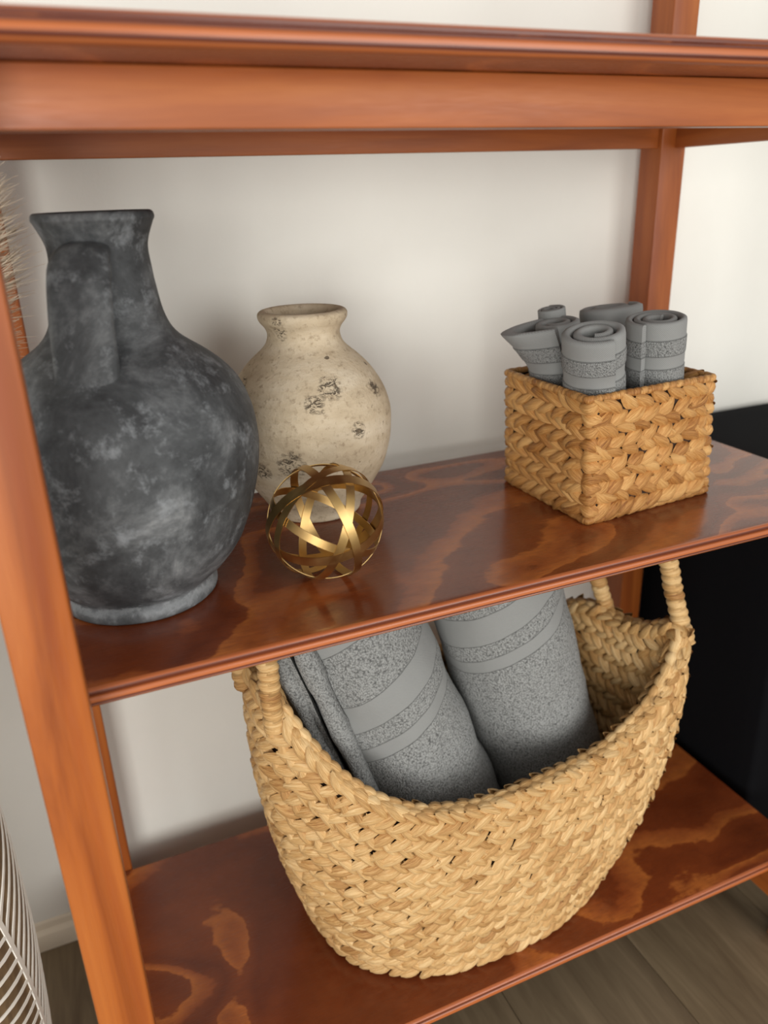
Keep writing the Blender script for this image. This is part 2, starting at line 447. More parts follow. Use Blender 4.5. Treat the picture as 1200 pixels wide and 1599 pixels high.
# ------------------------------------------------------------------ cream vase
def mat_cream():
    n = NT('weathered_cream_clay')
    a = n.noise(n.coord('Object', (1, 1, 2.5)), 14, 5, .6); s = n.noise(n.coord('Object', (4, 4, 60)), 6, 4, .6)
    f = n.noise(n.coord(), 190, 4, .65)
    c = n.ramp(a, [(.34, srgb(164, 147, 122)), (.5, srgb(190, 174, 148)), (.68, srgb(208, 195, 172))])
    c = n.mix(n.math('MULTIPLY', s, .3), c, srgb(190, 170, 140))
    spots = [((.0, -.066, .137), .013), ((.0485, -.052, .128), .0095), ((-.029, -.021, .182), .008), ((-.033, -.026, .193), .006), ((-.040, -.066, .070), .015), ((-.066, -.009, .136), .009),
             ((-.016, -.070, .125), .010), ((-.062, -.043, .062), .010), ((.022, -.077, .098), .009), ((.05, .06, .15), .014), ((-.03, .07, .10), .015)]
    oc = n.coord(); wn = n.noise(oc, 90, 3, .6); reg = None
    for p, r in spots:
        dd = n.add('ShaderNodeVectorMath', operation='DISTANCE'); n.set(dd.inputs[0], oc); dd.inputs[1].default_value = p
        k = n.ramp(n.math('ADD', n.math('DIVIDE', dd.outputs['Value'], r), n.math('MULTIPLY', n.math('SUBTRACT', wn, .5), 1.2)), [(.55, 1.0), (1.0, 0.0)])
        reg = k if reg is None else n.math('MAXIMUM', reg, k)
    ck = n.ramp(n.noise(n.coord('Object', (1, 1, 1.7)), 190, 5, .75, 1.0), [(.50, 0.0), (.545, 1.0)])
    pit = n.ramp(n.noise(n.coord(), 85, 2, .5), [(.735, 0.0), (.76, .9)])
    dm = n.math('MAXIMUM', n.math('MULTIPLY', reg, ck), pit)
    c = n.mix(n.math('MULTIPLY', dm, .85), c, srgb(52, 42, 34))
    c = n.mix(n.ramp(f, [(.54, 0.0), (.70, .55)]), c, srgb(128, 108, 84))
    h = n.math('SUBTRACT', n.math('MULTIPLY', f, .8), dm)
    return n.out(c, .88, n.bump(h, .7, .0016, n.bump(s, .3, .0008)), Specular_IOR_Level=.2)
VC = (.76, 2.43)
prof = smooth_prof([(.14, -1.0), (.152, -.995), (.158, -.97), (.18, -.935), (.213, -.885), (.240, -.835), (.259, -.77), (.267, -.70), (.264, -.645), (.247, -.59), (.215, -.535), (.175, -.49), (.138, -.458), (.120, -.435), (.114, -.41), (.120, -.39), (.134, -.372), (.140, -.358), (.138, -.345), (.126, -.338), (.112, -.342), (.104, -.36), (.095, -.40), (.105, -.45), (.18, -.52), (.235, -.62), (.235, -.75), (.17, -.9), (.08, -.96)], 5)
vase = lathe('cream_vase', prof, VC, mat_cream(), None, (VC[0], VC[1], -1), 128, .007, 11)
tag(vase, 'weathered cream clay vase with dark chipped patches, standing behind the gold band sphere', 'vase')

# ------------------------------------------------------------------ gold sphere of metal bands
def mat_gold():
    n = NT('brushed_gold_metal')
    v = n.noise(n.coord(), 60, 4, .6)
    c = n.mix(v, srgb(176, 142, 86), srgb(206, 174, 118))
    return n.out(c, n.ramp(v, [(.3, .30), (.7, .42)]), None, Metallic=1.0)
MG = mat_gold()
OR = .163
oc = Vector((.622, 1.912, -1+OR+.003))
orb = thing('band_sphere', 'openwork decorative sphere of interlaced brushed gold metal bands beside the cream vase', 'ornament', (oc.x, oc.y, -1))
vd = oc.normalized()             # away from the camera
ir = (rt-vd*rt.dot(vd)).normalized(); idn = vd.cross(ir).normalized()
if idn.dot(dn) < 0: idn = -idn
def ring(ang, off, rad, wid=.0135, gap=None):
    """ang: image angle of the major axis (deg, y down); off: signed offset of the near half across it"""
    a = math.radians(ang)
    m = ir*math.cos(a)+idn*math.sin(a); q = -ir*math.sin(a)+idn*math.cos(a)
    p = q*off-vd*math.sqrt(max(0, 1-off*off))
    nrm = m.cross(p).normalized()
    vs, fs = [], []; N = 96; th = .0022
    for i in range(N):
        t = 2*PI*i/N; d = m*math.cos(t)+p*math.sin(t)
        for (dr, dw) in ((0, -wid), (th, -wid), (th, wid), (0, wid)):
            vs.append(tuple(oc+d*(rad-th+dr)+nrm*dw))
    for i in range(N):
        k = (i+1) % N
        for j in range(4):
            j2 = (j+1) % 4; fs.append((i*4+j, i*4+j2, k*4+j2, k*4+j))
    fix(mk('band', vs, fs, MG, orb, (oc.x, oc.y, -1)), sharp=30)
for i, (a, o_, w_) in enumerate([(-22, -.60, .0150), (-13, .64, .0145), (40, .985, .0115), (62, -.30, .0120), (102, -.36, .0120), (26, .36, .0115), (128, .60, .0110)]):
    ring(a, o_, OR-.0028*(i % 3), w_)

# ------------------------------------------------------------------ woven lobes (water hyacinth)
def lobe_geo(L, Wd, H, tw=0.0, ns=6, nv=4):
    vs, fs, uv = [], [], []
    for i in range(ns+1):
        u = i/ns
        wv = Wd*.5*(math.sin(PI*(.04+.92*u))**.75)*(1.0+.18*(u-.5))
        for j in range(nv+1):
            v = -1+2*j/nv
            x = (u-.5)*L; y = v*wv+tw*L*(u-.5)**2*1.4
            z = H*(math.sin(PI*(.05+.90*u))**.7)*(1-abs(v)**3.2)-.30*H
            vs.append((x, y, z)); uv.append((u+tw, j/nv))
    for i in range(ns):
        for j in range(nv):
            a = i*(nv+1)+j; fs.append((a, a+nv+1, a+nv+2, a+1))
    return vs, fs, uv

class Weave:
    """lobes placed on a surface: the first ones become 'strand' parts sharing meshes, the rest one joined part"""
    def __init__(s, root, mat, L, Wd, H, seed, z_up=1):
        s.root, s.mat, s.items = root, mat, []
        s.rng = random.Random(seed); s.L, s.W, s.H = L, Wd, H
        s.var = []
        for k in range(24):
            tw = s.rng.uniform(-.35, .35)
            g = lobe_geo(L*U, Wd*U, H*U, tw)
            tone = min(1, max(.1, s.rng.gauss(.60, .11)))
            s.var.append((g, tone))
    def put(s, p, X, N, scale=(1, 1, 1), weight=0.0):
        """p layout point; X length direction; N outward normal"""
        Yv = N.cross(X).normalized(); X = Yv.cross(N).normalized()
        m = Matrix(((X.x, Yv.x, N.x), (X.y, Yv.y, N.y), (X.z, Yv.z, N.z)))
        s.items.append((weight, p, m, scale, s.rng.randrange(24)))
    def build(s, limit=300, part='strand', rest='woven_strands'):
        s.items.sort(key=lambda q: -q[0])
        meshes = {}
        rw = s.root.location
        for k in range(24):
            (vs, fs, uv), tone = s.var[k]
            o = mk(part, vs, fs, s.mat, None, None, uvs=uv, tone=[tone]*len(vs), layout=False)
            meshes[k] = o.data; bpy.data.objects.remove(o)
        for (wgt, p, m, sc, k) in s.items[:limit]:
            o = bpy.data.objects.new(part, meshes[k]); COL.objects.link(o); o.parent = s.root
            mm = m.to_4x4() @ Matrix.Diagonal((*sc, 1)); mm.translation = W(*p)-rw
            o.matrix_local = mm
        V, F, UVs, T = [], [], [], []
        for (wgt, p, m, sc, k) in s.items[limit:]:
            (vs, fs, uv), tone = s.var[k]; b = len(V); pw_ = W(*p)-rw
            tn = min(1, max(.05, tone+s.rng.uniform(-.1, .1)))
            for v in vs:
                V.append(tuple(m @ Vector((v[0]*sc[0], v[1]*sc[1], v[2]*sc[2]))+pw_))
            F += [tuple(b+i for i in f) for f in fs]; UVs += uv; T += [tn]*len(vs)
        if V:
            o = mk(rest, V, F, s.mat, s.root, None, uvs=UVs, tone=T, layout=False); o['kind'] = 'stuff'
            return o

# ------------------------------------------------------------------ small square basket
SB = [Vector((1.470, 1.872)), Vector((2.00, 1.920)), Vector((1.985, 2.375)), Vector((1.463, 2.340))]
SBt = [Vector((1.455, 1.883)), Vector((1.975, 1.925)), Vector((1.965, 2.365)), Vector((1.450, 2.338))]
ZB, ZT = -.995, -.60
sb = thing('square_basket', 'small square basket of braided water hyacinth holding rolled grey hand towels', 'basket', (1.73, 2.12, -1))
sbo = (1.73, 2.12, -1)
# core walls and floor
vs, fs = [], []
def ring_pts(Q, inset, z):
    c = sum(Q, Vector((0, 0)))/4; return [(q.x+(c.x-q.x)*inset, q.y+(c.y-q.y)*inset, z) for q in Q]
rings = [ring_pts(SB, .028, ZB+.005), ring_pts(SBt, .028, ZT-.005), ring_pts(SBt, .06, ZT-.005), ring_pts(SB, .06, ZB+.03)]
for r_ in rings: vs += r_
for i in range(3):
    for j in range(4):
        k = (j+1) % 4; fs.append((i*4+j, i*4+k, (i+1)*4+k, (i+1)*4+j))
fs.append((3, 2, 1, 0)); fs.append((12, 13, 14, 15))
fix(mk('basket_core', vs, fs, M_liner, sb, sbo), sharp=20)
wv = Weave(sb, M_fib_small, .110, .044, .028, 5)
rows = 5.0; rh = (ZT-ZB-.03)/rows
for side in range(4):
    for row in range(int(rows)):
        f0 = (row+.5)/rows
        z = ZB+.017+rh*(row+.5)
        a = SB[side].lerp(SBt[side], f0); b = SB[(side+1) % 4].lerp(SBt[(side+1) % 4], f0)
        d = (b-a); Ls = d.length; d.normalize(); N = Vector((d.y, -d.x, 0)); D = Vector((d.x, d.y, 0))
        n_l = int(round(Ls/.062))
        for k in range(n_l):
            s_ = (k+.35+.3*((row*7) % 3)/3)/n_l*Ls
            for ud in (1, -1):
                ss = s_+(.024 if ud < 0 else 0)+wv.rng.uniform(-.006, .006)
                ss = min(max(ss, .056), Ls-.056)
                ang = math.radians(27*ud+wv.rng.uniform(-8, 8))
                X = -D*math.cos(ang)+Vector((0, 0, 1))*math.sin(ang)
                p = Vector((a.x, a.y, 0))+D*ss+Vector((0, 0, z+ud*.021+wv.rng.uniform(-.003, .003)))+N*wv.rng.uniform(-.001, .003)
                Nn = (N+X*-.30+Vector((0, 0, 1))*ud*.20).normalized()
                sc = (wv.rng.uniform(.88, 1.12), wv.rng.uniform(.85, 1.12), wv.rng.uniform(.85, 1.2))
                wgt = (1.0 if side == 0 else .9 if side == 3 else 0)
                if side in (0, 3): wv.put(p, X, Nn, sc, wgt+wv.rng.random()*.01)
                else: wv.put(p, X, Nn, sc, wv.rng.random()*.01)
                # inner face of the two far walls is just visible over the rim
                if side in (1, 2) and row == int(rows)-1:
                    wv.put(p-N*.035, X, -Nn, sc, 0)
for ci in range(4):
    for row in range(int(rows)):
        f0 = (row+.5)/rows; z = ZB+.017+rh*(row+.5); b = SB[ci].lerp(SBt[ci], f0); cc = sum(SB, Vector((0, 0)))/4
        N = Vector((b.x-cc.x, b.y-cc.y, 0)).normalized(); D = Vector((-N.y, N.x, 0))
        for ud in (1, -1):
            X = (D+Vector((0, 0, .35*ud))).normalized()
            wv.put(Vector((b.x, b.y, 0))-N*.016+Vector((0, 0, z+ud*.019)), X, N, (.60, 1.2, 1.2), .95 if ci == 0 else (.9 if ci in (1, 3) else 0))
wv.build(300)
def wrapped_rope(path, rad, pitch, mat, name, root, ro, closed=True, seg=10, amp=.16, seed=1, slant=1.0):
    # resample
    P = [Vector(p) for p in path]
    if closed: P.append(P[0])
    Ls = [0]
    for a, b in zip(P, P[1:]): Ls.append(Ls[-1]+(b-a).length)
    step = pitch/5; N = int(Ls[-1]/step); out = []; k = 0
    for i in range(N if closed else N+1):
        s_ = Ls[-1]*i/N
        while k < len(Ls)-2 and Ls[k+1] < s_: k += 1
        t = (s_-Ls[k])/max(1e-9, Ls[k+1]-Ls[k]); out.append(P[k].lerp(P[k+1], t))
    rr = random.Random(seed); tn = [rr.uniform(.3, .75) for _ in range(N+10)]; jj = [rr.uniform(.8, 1.2) for _ in range(N+10)]
    def f(i, a):
        ph = i/5+slant*a/(2*PI); q = ph % 1.0; w_i = int(ph)
        return rad*(1-amp+amp*1.6*math.sin(PI*q)**.6*jj[w_i])
    vs, fs, uv = tube(out, f, seg, closed=closed)
    tone = []
    for i in range(len(out)):
        for j in range(seg): tone.append(tn[int(i/5+slant*j/seg)])
    # streaks run around the rope, along each wrap
    uv = [(v*1.3, u*14) for (u, v) in uv]
    return mk(name, vs, fs, mat, root, ro, uvs=uv, tone=tone)
def sq_path(Q, z, r=.012, wob=.002, seed=0):
    pts = []
    for i in range(4):
        a, b, c = Q[i-1], Q[i], Q[(i+1) % 4]
        da = (a-b).normalized(); dc = (c-b).normalized()
        for t in (0, .25, .5, .75, 1):
            p = (b+da*r)*(1-t)**2+b*2*t*(1-t)+(b+dc*r)*t*t; pts.append((p.x, p.y, z))
        for k in range(1, 8):
            p = (b+dc*r).lerp(c-dc*r, k/8); pts.append((p.x, p.y, z+wob*noise.noise(Vector((k*1.7+i*9+seed, 0, 0)))))
    return pts
wrapped_rope(sq_path(SBt, ZT), .0125, .03, M_fib_small, 'rim', sb, sbo, seed=3)
wrapped_rope(sq_path(SB, ZB+.008, wob=.003), .0125, .045, M_fib_small, 'bottom_rim', sb, sbo, seed=4)

# ------------------------------------------------------------------ towels
def sheet(name, path, hprof, thick, axis_fn, mat, origin, seed=0, wr=.003, tilt=None, flare=None, label=None, group=None):
    """a cloth strip standing on edge. path: plan points; hprof: (depth below top hem, offset) rows;
    axis_fn(q, d) maps plan point + depth to a layout point"""
    n = len(path); P = [Vector((p[0], p[1])) for p in path]
    S = [0]
    for a, b in zip(P, P[1:]): S.append(S[-1]+(b-a).length)
    loop = []
    for d, o in hprof: loop.append((d, thick*.5*o, 1))
    # over the top hem and down the inner side
    top = hprof[0][0]
    full = [(d, o, 1) for d, o, _ in reversed(loop)]+[(top-thick*.32, thick*.36, 1), (top-thick*.5, 0, 1), (top-thick*.32, -thick*.36, 1)]+[(d, -o, -1) for d, o, _ in loop]
    m = len(full); vs, uv, fs = [], [], []
    for i, p in enumerate(P):
        t = (P[min(i+1, n-1)]-P[max(i-1, 0)]).normalized(); nn = Vector((t.y, -t.x))
        for (d, o, sgn) in full:
            w_ = wr*noise.noise(Vector((S[i]*7+seed, d*7, seed*3.1)))+wr*.4*noise.noise(Vector((S[i]*22, d*22, seed)))
            q = p+nn*(o+w_)
            if flare: q = flare(q, S[i]/S[-1], d)
            dd = d+(tilt(p, S[i]/S[-1]) if tilt else 0)*(1 if d < 1e9 else 0)
            vs.append(tuple(axis_fn(q, d))); uv.append((S[i]*U, (dd)*U))
    for i in range(n-1):
        for j in range(m-1):
            fs.append((i*m+j, (i+1)*m+j, (i+1)*m+j+1, i*m+j+1))
        fs.append((i*m+m-1, (i+1)*m+m-1, (i+1)*m, i*m))
    fs.append(tuple(reversed(range(m)))); fs.append(tuple((n-1)*m+j for j in range(m)))
    o = mk(name, vs, fs, mat, None, origin, uvs=uv)
    me = o.data; bm = bmesh.new(); bm.from_mesh(me); bmesh.ops.recalc_face_normals(bm, faces=bm.faces[:]); bm.to_mesh(me); bm.free()
    me.polygons.foreach_set('use_smooth', [True]*len(me.polygons)); me.set_sharp_from_angle(angle=math.radians(75))
    return o

def spiral(r_in, r_out, turns, a0, step=10, sx=1, sy=1, end=None, rot=0):
    pts = []; N = int(turns*360/step)
    for i in range(N+1):
        th = math.radians(a0)-2*PI*turns*(1-i/N); r = r_in+(r_out-r_in)*i/N
        x, y = r*math.cos(th)*sx, r*math.sin(th)*sy
        pts.append((x*math.cos(rot)-y*math.sin(rot), x*math.sin(rot)+y*math.cos(rot)))
    if end: pts += end
    return pts

def axis_map(bot, top, ztop):
    b, t = Vector(bot), Vector(top); ax = (t-b).normalized()
    ex = (Vector((1, 0, 0))-ax*ax.x).normalized(); ey = ax.cross(ex)
    H = (t-b).length
    return (lambda q, d: t+ex*q.x+ey*q.y-ax*d), H

def hrows(H, bands, dz=.03, inset=.82):
    """height rows with the bands slightly sunk"""
    ds = set([0.0, H]); k = 0
    while k < H: ds.add(round(k, 4)); k += dz
    for a, b in bands:
        for e in (a, b):
            if e > 0: ds.update((e-.003, e+.003))
    rows_ = []
    for d in sorted(ds):
        inb = any(a-.001 <= d <= b+.001 for a, b in bands)
        rows_.append((d, inset if inb else 1.0))
    return rows_

GREY = srgb(126, 127, 125)
sb_bands = [(-.05, .044), (.094, .136)]
M_tw_s = mat_terry('grey_terry_hand_towel', 'small', GREY, [(a*U, b*U) for a, b in sb_bands])
def small_towel(bx, by, tx, ty, zt, r, turns, a0, label, seed, flare=None, end=None, r_in=.028, sx=1, sy=1, rot=0, zb=-.965):
    fn, H = axis_map((bx, by, zb), (tx, ty, zt), zt)
    th = (r-r_in)/turns*.80
    o = sheet('hand_towel', spiral(r_in, r-th*.5, turns, a0, 12, sx, sy, end, rot), hrows(H, sb_bands), th, fn, M_tw_s, (bx, by, zb), seed, .0035, flare=flare)
    tag(o, label, 'towel', 'rolled grey hand towels in the square basket')
small_towel(1.66, 2.065, 1.525, 1.962, -.425, .112, 2.1, -60, 'rolled grey hand towel at the front corner of the small basket', 1, sx=1.04, sy=.84, rot=-.62)
small_towel(1.85, 2.04, 1.79, 2.0, -.412, .106, 2.5, 205, 'rolled grey hand towel at the right front, its tight spiral top showing', 2)
def fl_left(q, s_, d):
    k = max(0, min(1, (s_-.5)/.2))*max(0, 1-d/.15)**1.5*max(0, (-q.x-.01)/.09)
    return q+Vector((-.090*k, .02*k))
small_towel(1.62, 2.195, 1.545, 2.20, -.430, .104, 2.2, 250, 'rolled grey hand towel at the left with a flared pointed corner', 3, flare=fl_left)
small_towel(1.82, 2.235, 1.80, 2.26, -.415, .115, 1.8, 25, 'grey hand towel at the back right, partly hidden behind the other rolls', 5, sx=1.3, sy=.7)
small_towel(1.67, 2.28, 1.585, 2.29, -.395, .055, 2.3, 60, 'thin rolled grey hand towel at the back, only its round top showing', 4, r_in=.016)

# large towels
def big_towel(b, t, r, turns, a0, bands, mat, label, seed, tilt=None, sx=1, sy=1, rot=0, wr=.012, path=None, name='bath_towel', thick=None, flare=None):
    fn, H = axis_map(b, t, t[2]); th = thick or (r-.04)/turns*.86
    o = sheet(name, path or spiral(.04, r-th*.5, turns, a0, 6, sx, sy, None, rot), hrows(H, [], .035), th, fn, mat, b, seed, wr, tilt=tilt, flare=flare)
    tag(o, label, 'towel', 'grey bath towels in the large basket')
    return o
lb1 = [(.02, .075), (.275, .385), (.455, .510)]
lb2 = [(-.03, .05), (.09, .20), (.262, .315)]
M_t1 = mat_terry('grey_terry_bath_towel', 'large', GREY, [(a*U, b*U) for a, b in lb1])
M_t2 = mat_terry('grey_terry_bath_towel_right', 'large', GREY, [(a*U, b*U) for a, b in lb2])
M_t3 = mat_terry('grey_terry_folded_towel', 'large', GREY, [(-.02, .006)])
def pressed(lo, hi):      # neighbouring rolls flatten where they press together
    def f(q, s_, d):
        x = q.x
        if x > hi: x = hi+(x-hi)*.12
        if x < lo: x = lo+(x-lo)*.12
        return Vector((x, q.y))
    return f
big_towel((1.085, 2.06, -2.24), (.69, 2.12, -1.15), .262, 3.2, 150, lb1, M_t1, 'fat rolled grey bath towel leaning left in the middle of the large basket', 21,
          tilt=lambda p, s_: .28*p.x, flare=pressed(-.215, .240))
big_towel((1.535, 2.09, -2.24), (1.235, 2.15, -1.14), .262, 3.2, 60, lb2, M_t2, 'rolled grey bath towel nearest the right handle of the large basket', 33,
          tilt=lambda p, s_: .30*p.x, flare=pressed(-.240, 9))
zz = []
for k, (x0, y0, y1) in enumerate([(-.045, .14, -.13), (-.01, -.16, .14), (.025, .14, -.19), (.06, -.2, .14)]):
    n0 = 12
    for i in range(n0+1):
        y = y0+(y1-y0)*i/n0; zz.append((x0+.008*math.sin(i*.6+k), y))
    if k < 3:
        s_ = 1 if y1 > y0 else -1
        for a in (30, 60, 90, 120, 150):
            zz.append((x0+.0175*(1-math.cos(math.radians(a))), y1+s_*.02*math.sin(math.radians(a))))
big_towel((.80, 2.16, -2.20), (.475, 2.14, -1.18), .2, 1, 0, [], M_t3, 'folded grey towel standing at the left end of the large basket', 55, path=zz, name='bath_towel', thick=.028, wr=.008)

# ------------------------------------------------------------------ large oval basket
front = [(.405, 2.08, -1.37), (.41, 2.0, -1.378), (.432, 1.94, -1.405), (.49, 1.875, -1.515), (.563, 1.815, -1.615), (.66, 1.76, -1.70), (.785, 1.715, -1.76), (.965, 1.685, -1.79),
         (1.14, 1.672, -1.78), (1.335, 1.678, -1.765), (1.505, 1.70, -1.75), (1.66, 1.725, -1.69), (1.765, 1.750, -1.61), (1.825, 1.765, -1.505), (1.86, 1.80, -1.44), (1.865, 1.87, -1.45), (1.855, 1.95, -1.50)]
back = [(1.84, 2.08, -1.53), (1.815, 2.18, -1.52), (1.77, 2.30, -1.55), (1.66, 2.42, -1.64), (1.48, 2.50, -1.73), (1.25, 2.54, -1.77), (1.0, 2.54, -1.77), (.78, 2.50, -1.70), (.60, 2.43, -1.60), (.48, 2.33, -1.48), (.43, 2.22, -1.40), (.41, 2.14, -1.375)]
rim_ctrl = front+back
def closed_cr(pts, n):
    out = []; m = len(pts)
    for i in range(m):
        p0, p1, p2, p3 = (Vector(pts[(i+k-1) % m]) for k in range(4))
        for k in range(n):
            t = k/n; out.append(.5*((2*p1)+(p2-p0)*t+(2*p0-5*p1+4*p2-p3)*t*t+(3*p1-p0-3*p2+p3)*t**3))
    return out
def resample(P, N, closed=True):
    Q = P+[P[0]] if closed else P
    Ls = [0]
    for a, b in zip(Q, Q[1:]): Ls.append(Ls[-1]+(b-a).length)
    out = []; k = 0
    for i in range(N):
        s_ = Ls[-1]*i/(N if closed else N-1)
        while k < len(Ls)-2 and Ls[k+1] < s_: k += 1
        t = (s_-Ls[k])/max(1e-9, Ls[k+1]-Ls[k]); out.append(Q[k].lerp(Q[k+1], min(t, 1)))
    return out
NR = 240
RIM = resample(closed_cr(rim_ctrl, 12), NR)
BC = Vector((1.13, 2.13)); ZBB = -2.505
def base_pt(p):
    d = Vector((p.x-BC.x, p.y-BC.y)); a = math.atan2(d.y/.46, d.x/.73)
    c, s_ = math.cos(a), math.sin(a); e = 2/2.4
    return Vector((BC.x+.56*math.copysign(abs(c)**e, c), BC.y+.415*math.copysign(abs(s_)**e, s_), ZBB))
BASE = [base_pt(p) for p in RIM]
def surf(i, s_):
    """i: float index around, s_: 0 rim .. 1 base"""
    i0 = int(math.floor(i)) % NR; i1 = (i0+1) % NR; t = i-math.floor(i)
    r_, b_ = RIM[i0].lerp(RIM[i1], t), BASE[i0].lerp(BASE[i1], t)
    # straight sides that tuck in near the base
    g = .10*s_+.62*s_**2+.28*s_**5
    bulge = .05*math.sin(PI*min(1, s_*1.05))*(1-s_)
    c = Vector((BC.x, BC.y, 0)); o = (r_-c); o.z = 0; o.normalize()
    p = r_.lerp(b_, g)+o*bulge*.6
    p.z = r_.z+(b_.z-r_.z)*(s_ if s_ < .9 else s_)
    return p
def frame(i, s_):
    e = .5
    du = (surf(i+e, s_)-surf(i-e, s_)).normalized()
    dv = (surf(i, min(1, s_+.01))-surf(i, max(0, s_-.01))).normalized()
    N = dv.cross(du).normalized()
    p = surf(i, s_)
    if N.dot(Vector((p.x-BC.x, p.y-BC.y, 0))) < 0: N = -N
    return p, du, dv, N
lb = thing('oval_basket', 'large oval braided hyacinth basket with looped end handles holding rolled bath towels on bottom shelf', 'basket', (BC.x, BC.y, -2.517))
lbo = (BC.x, BC.y, -2.517)
vs, fs = [], []; NS = 14; step = 3; NC = NR//step
for lay, off in ((0, -.013), (1, -.038)):
    for k in range(NS+1):
        for j in range(NC):
            p, du, dv, N = frame(j*step, k/NS); vs.append(tuple(p+N*off))
for lay in (0, 1):
    for k in range(NS):
        for j in range(NC):
            j2 = (j+1) % NC; b0 = lay*(NS+1)*NC; f = (b0+k*NC+j, b0+k*NC+j2, b0+(k+1)*NC+j2, b0+(k+1)*NC+j)
            fs.append(f)
for j in range(NC):
    j2 = (j+1) % NC; b1 = (NS+1)*NC
    fs.append((j, j2, b1+j2, b1+j))
fs.append(tuple(NS*NC+j for j in range(NC))); fs.append(tuple((NS+1)*NC+NS*NC+j for j in range(NC)))
fix(mk('basket_core', vs, fs, M_liner, lb, lbo), sharp=40)
wl = Weave(lb, M_fib_large, .094, .034, .026, 9)
camo = Vector((0, 0, 0))
NROW = 12
for row in range(NROW):
    s_ = (row+.42)/(NROW)
    s_ = min(s_, .985)
    # lobe spacing by arc length of this row
    ring_ = [surf(i, s_) for i in range(NR)]
    per = sum((ring_[i]-ring_[i-1]).length for i in range(NR)); n_l = int(per/.052)
    Ls = [0]
    for i in range(NR): Ls.append(Ls[-1]+(ring_[(i+1) % NR]-ring_[i]).length)
    ki = 0
    for k in range(n_l):
        for ud in (1, -1):
            tgt = (k+.5+(.45 if ud < 0 else 0)+wl.rng.uniform(-.12, .12)+.37*(row % 3))/n_l*per % per
            i = 0
            lo, hi = 0, NR
            while hi-lo > 1:
                mid = (lo+hi)//2
                if Ls[mid] <= tgt: lo = mid
                else: hi = mid
            fi = lo+(tgt-Ls[lo])/max(1e-9, Ls[lo+1]-Ls[lo])
            p, du, dv, N = frame(fi, s_)
            hrow = (surf(fi, 0)-surf(fi, 1)).length/NROW
            sy_ = hrow/.060
            ang = math.radians(30*ud+wl.rng.uniform(-7, 7))
            for side in (1, -1):
                X = -du*math.cos(ang)*1-dv*math.sin(ang)*sy_**.6
                X.normalize()
                q = p-dv*ud*hrow*.245+N*(0 if side == 1 else -.048)+N*wl.rng.uniform(-.0015, .003)
                Nn = (N*side-X*.32-dv*ud*.18).normalized()
                sc = (wl.rng.uniform(.9, 1.12)*(.85+.2*sy_), wl.rng.uniform(.88, 1.12)*(.5+.50*sy_), wl.rng.uniform(.85, 1.15))
                if side == -1 and row > 8: continue
                facing = (camo-q).normalized().dot(N*side); front_ok = facing > .12
                wgt = (4.0-q.length)+facing*.6 if front_ok and side == 1 else 0
                wl.put(q, X, Nn, sc, wgt)
wl.build(300)
# plaited rim: fat overlapping lobes along the edge
wr_ = Weave(lb, M_fib_large, .080, .044, .024, 19)
per = sum((RIM[i]-RIM[i-1]).length for i in range(NR)); n_l = int(per/.046)
pts = resample(RIM, n_l*2)
for k in range(n_l*2):
    p = pts[k]; t = (pts[(k+1) % len(pts)]-pts[k-1]).normalized(); N = Vector((p.x-BC.x, p.y-BC.y, 0)); N = (N-t*N.dot(t)).normalized(); upv = N.cross(t)
    if upv.z < 0: upv = -upv
    if k % 2: X = -t*.97+upv*.10; NN = (N*.72+upv*.68).normalized(); q = p-upv*.002-N*.008
    else: X = -t*.98+N*.06; NN = (upv*.9-N*.45).normalized(); q = p-upv*.001-N*.030
    wr_.put(q, X, NN, (wr_.rng.uniform(.9, 1.1), wr_.rng.uniform(.9, 1.15), 1.1), (4-q.length) if N.y < .2 else 0)
wr_.build(0, rest='rim')
def handle(pts, seed):
    P = [Vector(p) for p in smooth_prof(pts, 8)]
    o = wrapped_rope([tuple(p) for p in P], .030, .030, M_fib_large, 'handle', lb, lbo, closed=False, seg=16, amp=.17, seed=seed, slant=.8)
handle([(1.872, 1.80, -1.50), (1.862, 1.83, -1.42), (1.850, 1.868, -1.31), (1.835, 1.885, -1.22), (1.815, 1.92, -1.15), (1.79, 2.00, -1.11), (1.765, 2.09, -1.13), (1.755, 2.155, -1.22), (1.765, 2.18, -1.33), (1.79, 2.18, -1.43), (1.815, 2.16, -1.52)], 5)
handle([(.432, 1.93, -1.47), (.428, 1.935, -1.38), (.43, 1.945, -1.29), (.438, 1.98, -1.19), (.442, 2.05, -1.15), (.425, 2.12, -1.165), (.400, 2.155, -1.23), (.386, 2.155, -1.32), (.395, 2.13, -1.44)], 6)

# ------------------------------------------------------------------ black fabric hamper at the right
def mat_black():
    n = NT('black_canvas'); a = n.noise(n.coord(), 300, 3, .6)
    return n.out((.004, .004, .005), .9, n.bump(a, .3, .001), Specular_IOR_Level=.1)
def soft_box(name, x0, x1, y0, y1, z0, z1, mat, parent, origin):
    bm = bmesh.new(); bmesh.ops.create_cube(bm, size=1)
    bmesh.ops.subdivide_edges(bm, edges=bm.edges[:], cuts=7, use_grid_fill=True)
    vs = []
    for v in bm.verts:
        x, y, z = v.co*2
        k = 1-.035*(abs(x)**6*abs(y)**6)
        dx = .012*noise.noise(Vector((y*1.5, z*1.5, 3))); dz = .02*noise.noise(Vector((x*1.3, y*1.3, 8)))
        vs.append(((x0+x1)/2+(x*k+dx)*(x1-x0)/2, (y0+y1)/2+(y*k)*(y1-y0)/2, (z0+z1)/2+(z+(dz if z > .9 else 0))*(z1-z0)/2))
    fs = [tuple(v.index for v in f.verts) for f in bm.faces]; bm.free()
    o = mk(name, vs, fs, mat, parent, origin)
    m = o.modifiers.new('bevel', 'BEVEL'); m.width = .006; m.segments = 3; m.limit_method = 'ANGLE'; m.angle_limit = .7
    return o
HO = (2.90, 2.38, ZF)
